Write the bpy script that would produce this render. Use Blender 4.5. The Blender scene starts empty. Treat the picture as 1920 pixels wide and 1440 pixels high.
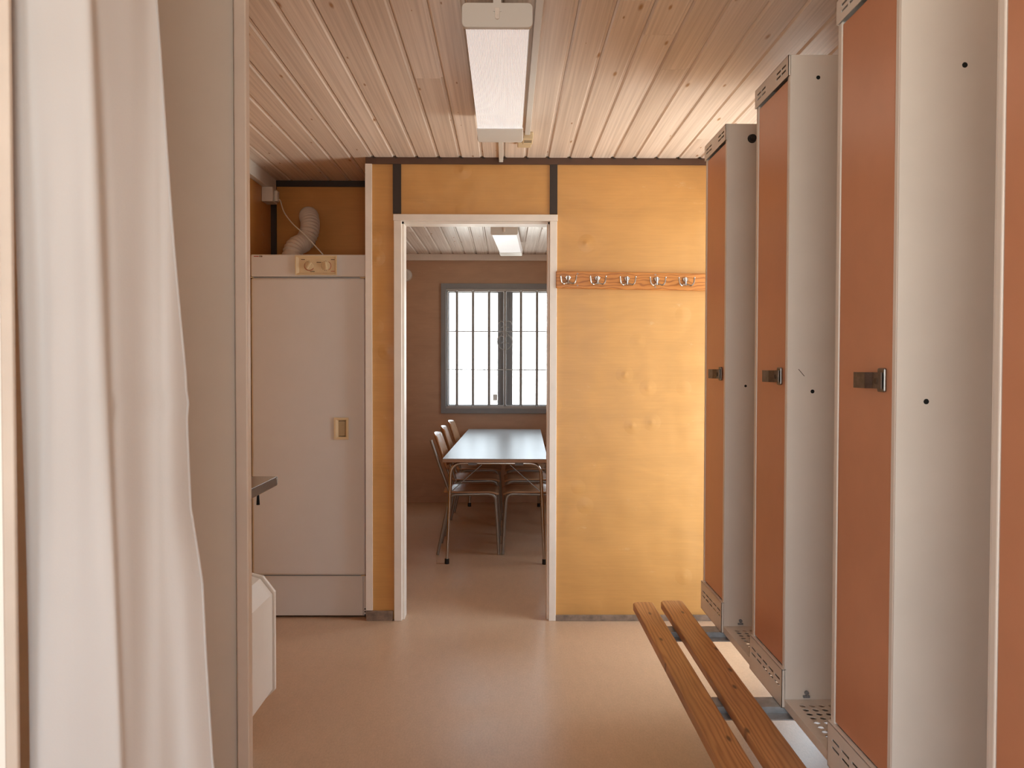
import bpy, bmesh, math, random
from mathutils import Vector, Matrix, noise as mnoise
random.seed(7)
sc = bpy.context.scene
COL = sc.collection
R = math.radians

# ------------------------------------------------------------------ camera
CAMH = 1.327
cam_d = bpy.data.cameras.new('camera'); cam = bpy.data.objects.new('camera', cam_d); COL.objects.link(cam)
cam_d.sensor_width = 36; cam_d.lens = 36*1543/1920; cam_d.clip_start = 0.02
cam.location = (0, 0, CAMH)
cam.rotation_euler = (R(90-1.30), R(-0.12), R(-0.41))
cam_d.dof.use_dof = True; cam_d.dof.focus_distance = 4.0; cam_d.dof.aperture_fstop = 13
sc.camera = cam

# ------------------------------------------------------------------ world and exposure
SKY = 3.0
w = bpy.data.worlds.new('world'); sc.world = w; w.use_nodes = True
nt = w.node_tree; nt.nodes.clear()
out = nt.nodes.new('ShaderNodeOutputWorld'); bg = nt.nodes.new('ShaderNodeBackground')
tc = nt.nodes.new('ShaderNodeTexCoord'); sp = nt.nodes.new('ShaderNodeSeparateXYZ'); rp = nt.nodes.new('ShaderNodeValToRGB')
mr = nt.nodes.new('ShaderNodeMapRange'); mr.inputs['From Min'].default_value = -0.3; mr.inputs['From Max'].default_value = 0.3
nt.links.new(tc.outputs['Generated'], sp.inputs[0]); nt.links.new(sp.outputs['Z'], mr.inputs['Value'])
nt.links.new(mr.outputs[0], rp.inputs[0]); nt.links.new(rp.outputs[0], bg.inputs[0]); nt.links.new(bg.outputs[0], out.inputs[0])
rp.color_ramp.elements[0].position = 0.3; rp.color_ramp.elements[0].color = (1.24, 1.19, 1.12, 1)   # pale open ground
rp.color_ramp.elements[1].position = 0.7; rp.color_ramp.elements[1].color = (0.84, 0.94, 1.05, 1)     # bright overcast sky
bg.inputs[1].default_value = SKY
w.cycles.sampling_method = 'MANUAL'; w.cycles.sample_map_resolution = 256
sc.view_settings.view_transform = 'Standard'; sc.view_settings.look = 'None'
sc.view_settings.gamma = 1; sc.view_settings.use_curve_mapping = False
sc.view_settings.exposure = 1.18
cy = sc.cycles
cy.max_bounces = 10; cy.diffuse_bounces = 7; cy.glossy_bounces = 4; cy.transmission_bounces = 6; cy.transparent_max_bounces = 12
cy.caustics_reflective = False; cy.caustics_refractive = False; cy.sample_clamp_indirect = 6.0
cy.use_denoising = True; cy.filter_width = 1.2

def portal(name, loc, rot, sx, sy):          # daylight comes from the sky through this opening
    d = bpy.data.lights.new(name, 'AREA'); d.shape = 'RECTANGLE'; d.size = sx; d.size_y = sy; d.cycles.is_portal = True
    o = bpy.data.objects.new(name, d); COL.objects.link(o); o.location = loc; o.rotation_euler = rot
WIN_REAR = (-0.7, 1.15, 0.55, 2.2)          # x0 x1 z0 z1 in the wall behind the camera (y = -1.5)
WIN_FAR = (-0.60, 0.56, 0.90, 2.075)         # in the far wall (y = 7.935)
DOOR_R = (3.32, 4.22, 0.04, 2.20)            # y0 y1 z0 z1 glazed door in the right wall (x = 1.36)
WIN_R2 = (4.85, 5.9, 1.0, 2.15)             # far room, right wall
WIN_L = (-1.4, -0.1, 0.7, 2.15)                 # left wall beside and behind the camera
YR, YB, YF, YA = -1.5, 4.255, 7.935, 4.80    # rear wall, partition, far wall, alcove back
XL, XR, ZC = -1.36, 1.36, 2.392
portal('window_portal', ((WIN_REAR[0]+WIN_REAR[1])/2, YR-.05, (WIN_REAR[2]+WIN_REAR[3])/2), (R(90), 0, 0), WIN_REAR[1]-WIN_REAR[0], WIN_REAR[3]-WIN_REAR[2])
portal('window_portal', ((WIN_FAR[0]+WIN_FAR[1])/2, YF+.06, (WIN_FAR[2]+WIN_FAR[3])/2), (R(-90), 0, 0), WIN_FAR[1]-WIN_FAR[0], WIN_FAR[3]-WIN_FAR[2])
portal('window_portal', (XR+.08, (DOOR_R[0]+DOOR_R[1])/2, (DOOR_R[2]+DOOR_R[3])/2), (R(90), 0, R(90)), DOOR_R[1]-DOOR_R[0], DOOR_R[3]-DOOR_R[2])
portal('window_portal', (XL-.08, (WIN_L[0]+WIN_L[1])/2, (WIN_L[2]+WIN_L[3])/2), (R(90), 0, R(-90)), WIN_L[1]-WIN_L[0], WIN_L[3]-WIN_L[2])
portal('window_portal', (XR+.08, (WIN_R2[0]+WIN_R2[1])/2, (WIN_R2[2]+WIN_R2[3])/2), (R(90), 0, R(90)), WIN_R2[1]-WIN_R2[0], WIN_R2[3]-WIN_R2[2])

# ------------------------------------------------------------------ materials
def new_mat(name):
    m = bpy.data.materials.new(name); m.use_nodes = True
    n = m.node_tree; b = n.nodes['Principled BSDF']
    return m, n, b
def N(n, t, **kw):
    x = n.nodes.new(t)
    for k, v in kw.items():
        setattr(x, k, v)
    return x
def L(n, a, b): n.links.new(a, b)
def coords(n, scale, kind='pos', rnd=True):
    mp = N(n, 'ShaderNodeMapping'); mp.inputs['Scale'].default_value = scale
    if kind == 'pos':
        g = N(n, 'ShaderNodeNewGeometry'); src = g.outputs['Position']
    else:
        g = N(n, 'ShaderNodeTexCoord'); src = g.outputs['Object']
    if rnd:
        oi = N(n, 'ShaderNodeObjectInfo'); ml = N(n, 'ShaderNodeMath', operation='MULTIPLY'); ml.inputs[1].default_value = 37.0
        L(n, oi.outputs['Random'], ml.inputs[0])
        ad = N(n, 'ShaderNodeVectorMath', operation='ADD'); L(n, src, ad.inputs[0]); L(n, ml.outputs[0], ad.inputs[1]); src = ad.outputs[0]
    L(n, src, mp.inputs['Vector'])
    return mp.outputs[0]
def noise(n, vec, scale, detail=3, rough=.5, dist=0):
    t = N(n, 'ShaderNodeTexNoise'); t.inputs['Scale'].default_value = scale; t.inputs['Detail'].default_value = detail
    t.inputs['Roughness'].default_value = rough; t.inputs['Distortion'].default_value = dist
    L(n, vec, t.inputs['Vector']); return t.outputs['Fac']
def ramp(n, fac, stops):
    r = N(n, 'ShaderNodeValToRGB'); cr = r.color_ramp
    while len(cr.elements) > 1: cr.elements.remove(cr.elements[-1])
    for i, (p, c) in enumerate(stops):
        e = cr.elements[0] if i == 0 else cr.elements.new(p)
        e.position = p; e.color = (c[0], c[1], c[2], 1) if len(c) == 3 else c
    L(n, fac, r.inputs[0]); return r.outputs[0]
def mix(n, fac, a, b, mode='MIX'):
    m = N(n, 'ShaderNodeMix', data_type='RGBA', blend_type=mode)
    if isinstance(fac, (int, float)): m.inputs[0].default_value = fac
    else: L(n, fac, m.inputs[0])
    for i, v in ((6, a), (7, b)):
        if isinstance(v, tuple): m.inputs[i].default_value = (v[0], v[1], v[2], 1)
        else: L(n, v, m.inputs[i])
    return m.outputs[2]
def bump(n, b, h, strength, dist):
    bp = N(n, 'ShaderNodeBump'); bp.inputs['Strength'].default_value = strength; bp.inputs['Distance'].default_value = dist
    L(n, h, bp.inputs['Height']); L(n, bp.outputs[0], b.inputs['Normal'])
def k(c, f): return tuple(v*f for v in c)
def simple(name, col, rough=.5, metal=0, var=.06, nscale=6, bs=0.0, bscale=200, spec=.5):
    m, n, b = new_mat(name)
    v = coords(n, (1, 1, 1))
    f = noise(n, v, nscale, 4, .6)
    L(n, ramp(n, f, [(.3, k(col, 1-var)), (.7, k(col, 1+var))]), b.inputs['Base Color'])
    b.inputs['Roughness'].default_value = rough; b.inputs['Metallic'].default_value = metal
    b.inputs['Specular IOR Level'].default_value = spec
    if bs: bump(n, b, noise(n, v, bscale, 2), bs, .001)
    return m

def pine_white(name, tint=(1, 1, 1), rough=.38):
    m, n, b = new_mat(name)
    lo = tuple(a*t for a, t in zip((.72, .60, .51), tint)); hi = tuple(a*t for a, t in zip((.86, .75, .66), tint))
    vs = coords(n, (22, .5, 22)); vf = coords(n, (95, .9, 95)); vk = coords(n, (9.0, 2.6, 1))
    f1 = noise(n, vs, 1.0, 4, .6, .1); f2 = noise(n, vf, 1.0, 3, .6, .3)
    c = ramp(n, f1, [(.30, lo), (.68, hi)])
    c = mix(n, .55, c, ramp(n, f2, [(.35, k(lo, .82)), (.62, k(hi, 1.05))]))
    oi = N(n, 'ShaderNodeObjectInfo')
    c = mix(n, .8, c, mix(n, oi.outputs['Random'], (.86, .82, .79), (1.05, 1.05, 1.06)), 'MULTIPLY')
    vo = N(n, 'ShaderNodeTexVoronoi'); vo.inputs['Scale'].default_value = 1.0; vo.inputs['Randomness'].default_value = 1
    vo.voronoi_dimensions = '2D'; L(n, vk, vo.inputs['Vector'])
    sx = N(n, 'ShaderNodeSeparateColor'); L(n, vo.outputs['Color'], sx.inputs[0])
    rad = N(n, 'ShaderNodeMapRange'); rad.inputs['From Min'].default_value = .35; rad.inputs['From Max'].default_value = 1
    rad.inputs['To Min'].default_value = .001; rad.inputs['To Max'].default_value = .085; L(n, sx.outputs[0], rad.inputs['Value'])
    dv = N(n, 'ShaderNodeMath', operation='DIVIDE'); L(n, vo.outputs['Distance'], dv.inputs[0]); L(n, rad.outputs[0], dv.inputs[1])
    kf = ramp(n, dv.outputs[0], [(.35, (1, 1, 1)), (1.0, (0, 0, 0))])
    c = mix(n, kf, c, (.38, .20, .085))
    L(n, c, b.inputs['Base Color']); b.inputs['Roughness'].default_value = rough
    bump(n, b, f2, .22, .002)
    return m

def ply(name, base, rough=.35, dents=0.0, figure=.07, scuff=True):
    m, n, b = new_mat(name)
    v = coords(n, (1, 1, 1)); vg = coords(n, (2.2, 2.2, 5)); vf = coords(n, (5, 5, 130))
    f1 = noise(n, vg, 1.3, 3, .5, 1.6); f2 = noise(n, vf, 1.0, 3, .6)
    wv = N(n, 'ShaderNodeTexWave'); wv.wave_type = 'BANDS'; wv.bands_direction = 'Z'; wv.inputs['Scale'].default_value = .55
    wv.inputs['Distortion'].default_value = 22; wv.inputs['Detail'].default_value = 2; wv.inputs['Detail Scale'].default_value = .45
    L(n, coords(n, (1.1, 1.1, 3)), wv.inputs['Vector'])
    c = ramp(n, f1, [(.3, k(base, 1-figure)), (.7, k(base, 1+figure))])
    c = mix(n, .16, c, ramp(n, f2, [(.35, k(base, .8)), (.65, k(base, 1.16))]))
    c = mix(n, .10, c, ramp(n, wv.outputs['Fac'], [(.0, k(base, .78)), (.35, base), (1, k(base, 1.16))]))
    if scuff:
        s = noise(n, coords(n, (7, 7, 14)), 1, 6, .75)
        c = mix(n, ramp(n, s, [(.64, (0, 0, 0)), (.80, (.45, .45, .45))]), c, (.72, .55, .36))
    L(n, c, b.inputs['Base Color'])
    b.inputs['Roughness'].default_value = rough
    if dents:
        vo = N(n, 'ShaderNodeTexVoronoi'); vo.feature = 'SMOOTH_F1'; vo.inputs['Scale'].default_value = 4.3; L(n, v, vo.inputs['Vector'])
        vo.inputs['Smoothness'].default_value = .3
        d = ramp(n, vo.outputs['Distance'], [(.0, (1, 1, 1)), (.09, (.4, .4, .4)), (.20, (0, 0, 0))])
        lw = noise(n, coords(n, (3, 3, 1.8)), 1.3, 2)
        sm = N(n, 'ShaderNodeMath', operation='MULTIPLY_ADD'); L(n, d, sm.inputs[0]); sm.inputs[1].default_value = .17; hw = N(n, 'ShaderNodeMath', operation='MULTIPLY'); hw.inputs[1].default_value = .5; L(n, lw, hw.inputs[0]); L(n, hw.outputs[0], sm.inputs[2])
        bump(n, b, sm.outputs[0], .8*dents, .035)
    else:
        bump(n, b, f2, .05, .001)
    return m

def bench_wood(name):
    m, n, b = new_mat(name)
    v = coords(n, (7, .8, 7), 'obj'); vf = coords(n, (150, 3, 150), 'obj')
    wv = N(n, 'ShaderNodeTexWave'); wv.wave_type = 'BANDS'; wv.bands_direction = 'X'
    wv.inputs['Scale'].default_value = 3.6; wv.inputs['Distortion'].default_value = 12; wv.inputs['Detail'].default_value = 2; wv.inputs['Detail Scale'].default_value = .8
    L(n, v, wv.inputs['Vector'])
    f = noise(n, vf, 1, 3); g = noise(n, coords(n, (6, 2, 6), 'obj'), 1.2, 3)
    c = ramp(n, wv.outputs['Fac'], [(.0, (.36, .14, .042)), (.4, (.54, .245, .085)), (1, (.60, .295, .11))])
    c = mix(n, .3, c, ramp(n, f, [(.3, (.38, .16, .05)), (.7, (.64, .32, .125))]))
    c = mix(n, ramp(n, g, [(.45, (0, 0, 0)), (.75, (.55, .55, .55))]), c, (.22, .105, .045))
    vo = N(n, 'ShaderNodeTexVoronoi'); vo.inputs['Scale'].default_value = 1; vo.voronoi_dimensions = '2D'; L(n, coords(n, (11, 3.6, 1), 'obj'), vo.inputs['Vector'])
    c = mix(n, ramp(n, vo.outputs['Distance'], [(.03, (.9, .9, .9)), (.08, (0, 0, 0))]), c, (.10, .04, .016))
    L(n, c, b.inputs['Base Color']); b.inputs['Roughness'].default_value = .42
    bump(n, b, f, .12, .001)
    return m

def lino(name):
    m, n, b = new_mat(name)
    f1 = noise(n, coords(n, (1, 1, 1), rnd=False), 3.0, 5, .6)
    f2 = noise(n, coords(n, (160, 60, 1), rnd=False), 1, 3, .7)
    f3 = noise(n, coords(n, (30, 9, 1), rnd=False), 1, 4, .7)
    base = (.535, .365, .245)
    c = ramp(n, f1, [(.3, k(base, .90)), (.7, k(base, 1.07))])
    c = mix(n, .40, c, ramp(n, f2, [(.3, k(base, .74)), (.7, k(base, 1.26))]))
    c = mix(n, .22, c, ramp(n, f3, [(.3, k(base, .78)), (.7, k(base, 1.22))]))
    sp2 = noise(n, coords(n, (9, 9, 1), rnd=False), 1, 8, .85)
    c = mix(n, ramp(n, sp2, [(.70, (0, 0, 0)), (.76, (.5, .5, .5))]), c, k(base, .45))
    L(n, c, b.inputs['Base Color'])
    L(n, ramp(n, f1, [(.3, (.30, .30, .30)), (.7, (.40, .40, .40))]), b.inputs['Roughness'])
    bump(n, b, f2, .10, .0006)
    return m

def fabric(name):
    m, n, b = new_mat(name)
    n.nodes.remove(b); o = n.nodes['Material Output']
    v = coords(n, (1, 1, 1), 'obj', False)
    f = noise(n, coords(n, (1, 1, 1), 'obj', False), 700, 2)
    c = ramp(n, noise(n, v, 3, 3), [(.3, (.58, .55, .535)), (.7, (.64, .61, .60))])
    d = N(n, 'ShaderNodeBsdfDiffuse'); t = N(n, 'ShaderNodeBsdfTranslucent'); ms = N(n, 'ShaderNodeMixShader'); ms.inputs[0].default_value = .30
    g = N(n, 'ShaderNodeBsdfSheen'); g.inputs['Roughness'].default_value = .35; g.inputs['Color'].default_value = (.9, .8, .7, 1)
    L(n, c, d.inputs['Color']); t.inputs['Color'].default_value = (.66, .56, .48, 1)
    L(n, d.outputs[0], ms.inputs[1]); L(n, t.outputs[0], ms.inputs[2])
    ms2 = N(n, 'ShaderNodeMixShader'); ms2.inputs[0].default_value = .10; L(n, ms.outputs[0], ms2.inputs[1]); L(n, g.outputs[0], ms2.inputs[2])
    L(n, ms2.outputs[0], o.inputs['Surface'])
    # sharp folded-cloth creases plus the weave
    cr = N(n, 'ShaderNodeTexNoise'); cr.noise_type = 'RIDGED_MULTIFRACTAL'; cr.inputs['Scale'].default_value = 2.3; cr.inputs['Detail'].default_value = 1.0
    L(n, coords(n, (1, 1, 1.6), 'obj', False), cr.inputs['Vector'])
    bp = N(n, 'ShaderNodeBump'); bp.inputs['Strength'].default_value = .11; bp.inputs['Distance'].default_value = .02; L(n, cr.outputs['Fac'], bp.inputs['Height'])
    bp2 = N(n, 'ShaderNodeBump'); bp2.inputs['Strength'].default_value = .25; bp2.inputs['Distance'].default_value = .0006; L(n, f, bp2.inputs['Height'])
    L(n, bp.outputs[0], bp2.inputs['Normal']); L(n, bp2.outputs[0], d.inputs['Normal'])
    return m

def glass(name):
    m, n, b = new_mat(name); n.nodes.remove(b); o = n.nodes['Material Output']
    fr = N(n, 'ShaderNodeFresnel'); ge = N(n, 'ShaderNodeNewGeometry'); mi = N(n, 'ShaderNodeMapRange')
    mi.inputs['To Min'].default_value = 1.45; mi.inputs['To Max'].default_value = 1/1.45; L(n, ge.outputs['Backfacing'], mi.inputs['Value']); L(n, mi.outputs[0], fr.inputs[0])
    t = N(n, 'ShaderNodeBsdfTransparent'); g = N(n, 'ShaderNodeBsdfGlossy'); g.inputs['Roughness'].default_value = .02
    t.inputs[0].default_value = (.95, .97, .96, 1)
    ms = N(n, 'ShaderNodeMixShader'); L(n, fr.outputs[0], ms.inputs[0]); L(n, t.outputs[0], ms.inputs[1]); L(n, g.outputs[0], ms.inputs[2])
    L(n, ms.outputs[0], o.inputs['Surface']); return m

M = dict(
    ceil=pine_white('whitewashed_pine'), ceil_far=pine_white('painted_pine', (.98, 1.03, 1.08), .26),
    ply=ply('varnished_birch_ply', (.555, .285, .088), .40, 1.0),
    ply_back=ply('alcove_ply', (.56, .26, .065), .35), ply_far=ply('brown_ply', (.46, .28, .175), .42, .25),
    dark=simple('dark_stained_batten', (.030, .016, .010), .55), brown=simple('brown_stained_trim', (.085, .036, .018), .5),
    cream=simple('cream_paint', (.76, .68, .61), .42, bs=.05, bscale=40), greywall=simple('grey_wall_board', (.74, .69, .62), .6, var=.03, bs=.06, bscale=60),
    skirting=simple('worn_skirting_wood', (.22, .155, .115), .6, var=.35, nscale=22),
    floor=lino('linoleum'), locker=simple('cream_enamel', (.74, .665, .59), .38, var=.03, bs=.04, bscale=90),
    copper=simple('copper_paint', (.62, .285, .16), .33, metal=.15, var=.04, bs=.05, bscale=160),
    latch=simple('dull_steel', (.22, .20, .185), .38, 1, .2, 60), galv=simple('galvanised_steel', (.42, .46, .50), .45, .3, .2, 30),
    rubber=simple('black_rubber', (.012, .011, .011), .5), hole=simple('hole_black', (.004, .004, .004), .9),
    bench=bench_wood('bench_pine'), rail=bench_wood('rail_pine'), fridge=simple('appliance_enamel', (.66, .645, .64), .36, var=.02),
    beige=simple('beige_plastic', (.66, .53, .34), .42, var=.04), red=simple('red_print', (.42, .09, .05), .6), print=simple('dark_print', (.08, .05, .03), .6),
    chrome=simple('chrome', (.52, .48, .44), .20, 1, .04), tube=simple('grey_tube', (.30, .27, .24), .35, .6, .05),
    chairply=simple('beech_ply', (.46, .26, .14), .26, var=.10, nscale=12), laminate=simple('table_laminate', (.31, .325, .335), .34, var=.03, spec=.2),
    edge=simple('laminate_edge', (.38, .24, .16), .5), steel=simple('sink_steel', (.50, .47, .44), .24, 1, .08), white=simple('white_plastic', (.68, .64, .59), .4, var=.02),
    heater=simple('heater_enamel', (.76, .69, .62), .36, var=.03), grille=simple('grille_white', (.38, .375, .37), .4), frame=simple('window_frame_grey', (.23, .235, .245), .5),
    cloth=fabric('curtain_cloth'), glass=glass('window_glass'), duct=simple('duct_vinyl', (.60, .52, .45), .5), batten=simple('pale_wood', (.46, .38, .32), .6, var=.1),
    shell=simple('outer_board', (.45, .40, .34), .8),
)
# the coat hook rail is redder than the bench and its grain runs across
def rail_mat():
    m, n, b = new_mat('orange_rail_pine')
    wv = N(n, 'ShaderNodeTexWave'); wv.wave_type = 'BANDS'; wv.bands_direction = 'Z'; wv.inputs['Scale'].default_value = 4.2; wv.inputs['Distortion'].default_value = 7
    wv.inputs['Detail'].default_value = 1; wv.inputs['Detail Scale'].default_value = 1.2; L(n, coords(n, (2.2, 2.2, 4), 'pos', False), wv.inputs['Vector'])
    L(n, ramp(n, wv.outputs['Fac'], [(0, (.33, .105, .018)), (.22, (.50, .185, .036)), (1, (.54, .205, .042))]), b.inputs['Base Color']); b.inputs['Roughness'].default_value = .4
    return m
M['rail'] = rail_mat()
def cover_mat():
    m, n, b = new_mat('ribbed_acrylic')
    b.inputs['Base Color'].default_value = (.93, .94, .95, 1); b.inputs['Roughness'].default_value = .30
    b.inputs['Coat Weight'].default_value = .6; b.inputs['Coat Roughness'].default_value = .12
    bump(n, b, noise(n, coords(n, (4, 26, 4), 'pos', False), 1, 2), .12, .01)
    b.inputs['Emission Color'].default_value = (.97, .97, 1, 1); b.inputs['Emission Strength'].default_value = .16   # weak emission added to brighten the cover
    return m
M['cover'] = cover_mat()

# ------------------------------------------------------------------ mesh helpers
WL = {}
class MB:
    def __init__(s): s.v = []; s.f = []
    def add(s, vs, fs):
        o = len(s.v); s.v += [tuple(p) for p in vs]; s.f += [tuple(i+o for i in f) for f in fs]; return s
    def box(s, x0, x1, y0, y1, z0, z1):
        return s.add([(x, y, z) for x in (x0, x1) for y in (y0, y1) for z in (z0, z1)],
                     [(0, 1, 3, 2), (4, 6, 7, 5), (0, 4, 5, 1), (2, 3, 7, 6), (0, 2, 6, 4), (1, 5, 7, 3)])
    def prism(s, pts, axis, a, b):               # polygon (2d) swept along an axis from a to b
        def P(u, v, t): return {'x': (t, u, v), 'y': (u, t, v), 'z': (u, v, t)}[axis]
        n = len(pts)
        return s.add([P(u, v, a) for u, v in pts]+[P(u, v, b) for u, v in pts],
                     [tuple(range(n))[::-1], tuple(range(n, 2*n))]+[(i, (i+1) % n, n+(i+1) % n, n+i) for i in range(n)])
    def cyl(s, c, r, h, axis='z', seg=16, r2=None):
        r2 = r if r2 is None else r2
        c = Vector(c); n = seg; vs = []
        for (t, rr) in ((0, r), (h, r2)):
            for i in range(n):
                a = 2*math.pi*i/n; u, v = rr*math.cos(a), rr*math.sin(a)
                vs.append(c+Vector({'x': (t, u, v), 'y': (u, t, v), 'z': (u, v, t)}[axis]))
        return s.add(vs, [tuple(range(n))[::-1], tuple(range(n, 2*n))]+[(i, (i+1) % n, n+(i+1) % n, n+i) for i in range(n)])
    def tube(s, path, rad, seg=8, closed=False):
        P = [Vector(p) for p in path]; n = len(P); rf = rad if callable(rad) else (lambda t: rad)
        T = []
        for i in range(n):
            a = P[(i-1) % n] if (closed or i > 0) else P[i]; b = P[(i+1) % n] if (closed or i < n-1) else P[i]
            T.append((b-a).normalized())
        up = Vector((0, 0, 1)) if abs(T[0].z) < .9 else Vector((1, 0, 0))
        nrm = (up-T[0]*up.dot(T[0])).normalized(); vs = []
        for i in range(n):
            nrm = (nrm-T[i]*nrm.dot(T[i])).normalized(); bi = T[i].cross(nrm); r = rf(i/(n-1))
            for j in range(seg):
                a = 2*math.pi*j/seg; vs.append(P[i]+nrm*(r*math.cos(a))+bi*(r*math.sin(a)))
        fs = []
        for i in range(n if closed else n-1):
            for j in range(seg):
                a = i*seg; b = ((i+1) % n)*seg; j2 = (j+1) % seg; fs.append((a+j, a+j2, b+j2, b+j))
        if not closed: fs += [tuple(range(seg))[::-1], tuple(range((n-1)*seg, n*seg))]
        return s.add(vs, fs)
    def plate(s, u0, u1, v0, v1, w, th, plane, us, vs_, hole):
        """plate in plane 'xy' or 'yz' with one hole in each grid cell; us/vs_ cell borders; hole(cell) -> outline or None"""
        def P(u, v, t): return (u, v, t) if plane == 'xy' else (t, u, v)
        for i in range(len(us)-1):
            for j in range(len(vs_)-1):
                a, b, c, d = us[i], us[i+1], vs_[j], vs_[j+1]
                h = hole(i, j, a, b, c, d)
                sq = [(a, c), (b, c), (b, d), (a, d)]
                if h is None:
                    s.add([P(*p, w) for p in sq]+[P(*p, w+th) for p in sq], [(3, 2, 1, 0), (4, 5, 6, 7)]); continue
                m = len(h); q = m//4
                for t in (w, w+th):
                    vv = [P(*p, t) for p in sq]+[P(*p, t) for p in h]
                    ff = []
                    for e in range(4):
                        for g in range(q): ff.append((e, 4+(e*q+g) % m, 4+(e*q+g+1) % m))
                        ff.append((e, 4+((e+1)*q) % m, (e+1) % 4))
                    s.add(vv, ff)
                s.add([P(*p, w) for p in h]+[P(*p, w+th) for p in h], [(g, (g+1) % m, m+(g+1) % m, m+g) for g in range(m)])
        return s
    def build(s, name, mat, parent=None, bevel=0, smooth=False, seg=2):
        c = sum((Vector(p) for p in s.v), Vector())/max(1, len(s.v))
        lo = Vector([min(p[i] for p in s.v) for i in range(3)]); hi = Vector([max(p[i] for p in s.v) for i in range(3)]); c = (lo+hi)/2
        me = bpy.data.meshes.new(name); me.from_pydata([tuple(Vector(p)-c) for p in s.v], [], s.f)
        bm = bmesh.new(); bm.from_mesh(me); bmesh.ops.remove_doubles(bm, verts=bm.verts, dist=1e-6); bmesh.ops.recalc_face_normals(bm, faces=bm.faces); bm.to_mesh(me); bm.free()
        me.materials.append(mat)
        if smooth:
            for p in me.polygons: p.use_smooth = True
            me.set_sharp_from_angle(angle=R(40))
        o = bpy.data.objects.new(name, me); COL.objects.link(o)
        WL[o.name] = c.copy()
        if parent is not None: o.parent = parent; o.location = c-WL[parent.name]
        else: o.location = c
        if bevel:
            md = o.modifiers.new('bevel', 'BEVEL'); md.width = bevel; md.segments = seg; md.limit_method = 'ANGLE'; md.angle_limit = R(40)
        return o
def box(*a): return MB().box(*a)
def empty(name, loc):
    o = bpy.data.objects.new(name, None); COL.objects.link(o); o.location = loc; o.empty_display_size = .1; WL[o.name] = Vector(loc); return o
def tag(o, label, cat, group=None):
    o['label'] = label; o['category'] = cat
    if group: o['group'] = group
    return o
def thing(name, loc, label, cat, group=None): return tag(empty(name, loc), label, cat, group)
def struct(o): o['kind'] = 'structure'; return o
def copy_tree(o, parent=None, dloc=None):
    c = o.copy(); COL.objects.link(c); c.parent = parent; WL[c.name] = WL[o.name].copy()
    for ch in list(o.children): copy_tree(ch, c)
    return c
def crom(pts, n=8):
    P = [Vector(p) for p in pts]; P = [P[0]*2-P[1]]+P+[P[-1]*2-P[-2]]; o = []
    for i in range(1, len(P)-2):
        for j in range(n):
            t = j/n; a, b, c, d = P[i-1], P[i], P[i+1], P[i+2]
            o.append(.5*((2*b)+(c-a)*t+(2*a-5*b+4*c-d)*t*t+(3*b-a-3*c+d)*t**3))
    o.append(P[-2]); return o
def fillet(pts, r, n=6):
    """polyline with rounded corners"""
    P = [Vector(p) for p in pts]; o = [P[0]]
    for i in range(1, len(P)-1):
        a = (P[i-1]-P[i]).normalized(); b = (P[i+1]-P[i]).normalized()
        p0 = P[i]+a*r; p1 = P[i]+b*r
        for j in range(n+1):
            t = j/n; o.append((1-t)**2*p0+2*t*(1-t)*P[i]+t*t*p1)
    o.append(P[-1]); return o

# ------------------------------------------------------------------ room shell
T = .10
struct(box(XL-.3, XR+.3, YR-.3, YF+.3, -.1, 0).build('floor', M['floor']))
def wall_with_holes(name, axis, w0, w1, a0, a1, holes, mat):
    """wall slab between w0..w1 on its thin axis, spans a0..a1, height 0..ZC+.02, rectangular openings (h0,h1,z0,z1)"""
    mb = MB(); cur = a0; top = ZC+.03
    def bx(p, q, z0, z1):
        if q-p < 1e-5 or z1-z0 < 1e-5: return
        if axis == 'x': mb.box(w0, w1, p, q, z0, z1)
        else: mb.box(p, q, w0, w1, z0, z1)
    for h0, h1, z0, z1 in sorted(holes):
        bx(cur, h0, 0, top); bx(h0, h1, 0, z0); bx(h0, h1, z1, top); cur = h1
    bx(cur, a1, 0, top)
    return struct(mb.build(name, mat))
wall_with_holes('wall_left', 'x', XL-T, XL, YR-T, YF+T, [WIN_L], M['ply_back'])
wall_with_holes('wall_right', 'x', XR, XR+T, YR-T, YF+T, [DOOR_R, WIN_R2], M['ply'])
wall_with_holes('wall_front', 'y', YR-T, YR, XL, XR, [WIN_REAR], M['greywall'])
wall_far = wall_with_holes('wall_far', 'y', YF, YF+T, XL, XR, [WIN_FAR], M['ply_far'])
# partition with the doorway, ply panels are parts of it
DX0, DX1, DZ = -.545, .2335, 2.075
wb = MB(); wb.box(-.722, DX0, YB+.012, YB+.08, 0, ZC+.02); wb.box(DX1, XR, YB+.012, YB+.08, 0, ZC+.02); wb.box(DX0, DX1, YB+.012, YB+.08, DZ, ZC+.02)
wb.box(-.722, -.600, YB+.08, YA+.02, 0, ZC+.02)       # flank of the alcove
wall_back = struct(wb.build('wall_back', M['ply_back']))
wall_alc = struct(box(XL, -.722, YA+.012, YA+.08, 0, ZC+.02).build('wall_alcove', M['ply_back']))
def part(name, mat, parent, *b, bevel=0): return box(*b).build(name, mat, parent, bevel)
TZ = ZC-.034
part('ply_panel', M['ply'], wall_back, -.700, -.5425, YB, YB+.012, .05, TZ)
part('ply_panel', M['ply'], wall_back, -.541, .223, YB, YB+.012, DZ, TZ)
part('ply_panel', M['ply'], wall_back, .2245, XR, YB, YB+.012, .028, TZ)
part('ply_panel', M['ply_back'], wall_alc, XL, -.722, YA, YA+.012, 0, TZ)
part('top_trim', M['brown'], wall_back, -.722, XR, YB-.010, YB+.012, TZ, ZC)
part('top_trim', M['dark'], wall_alc, XL, -.722, YA-.010, YA+.012, TZ, ZC)
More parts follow.
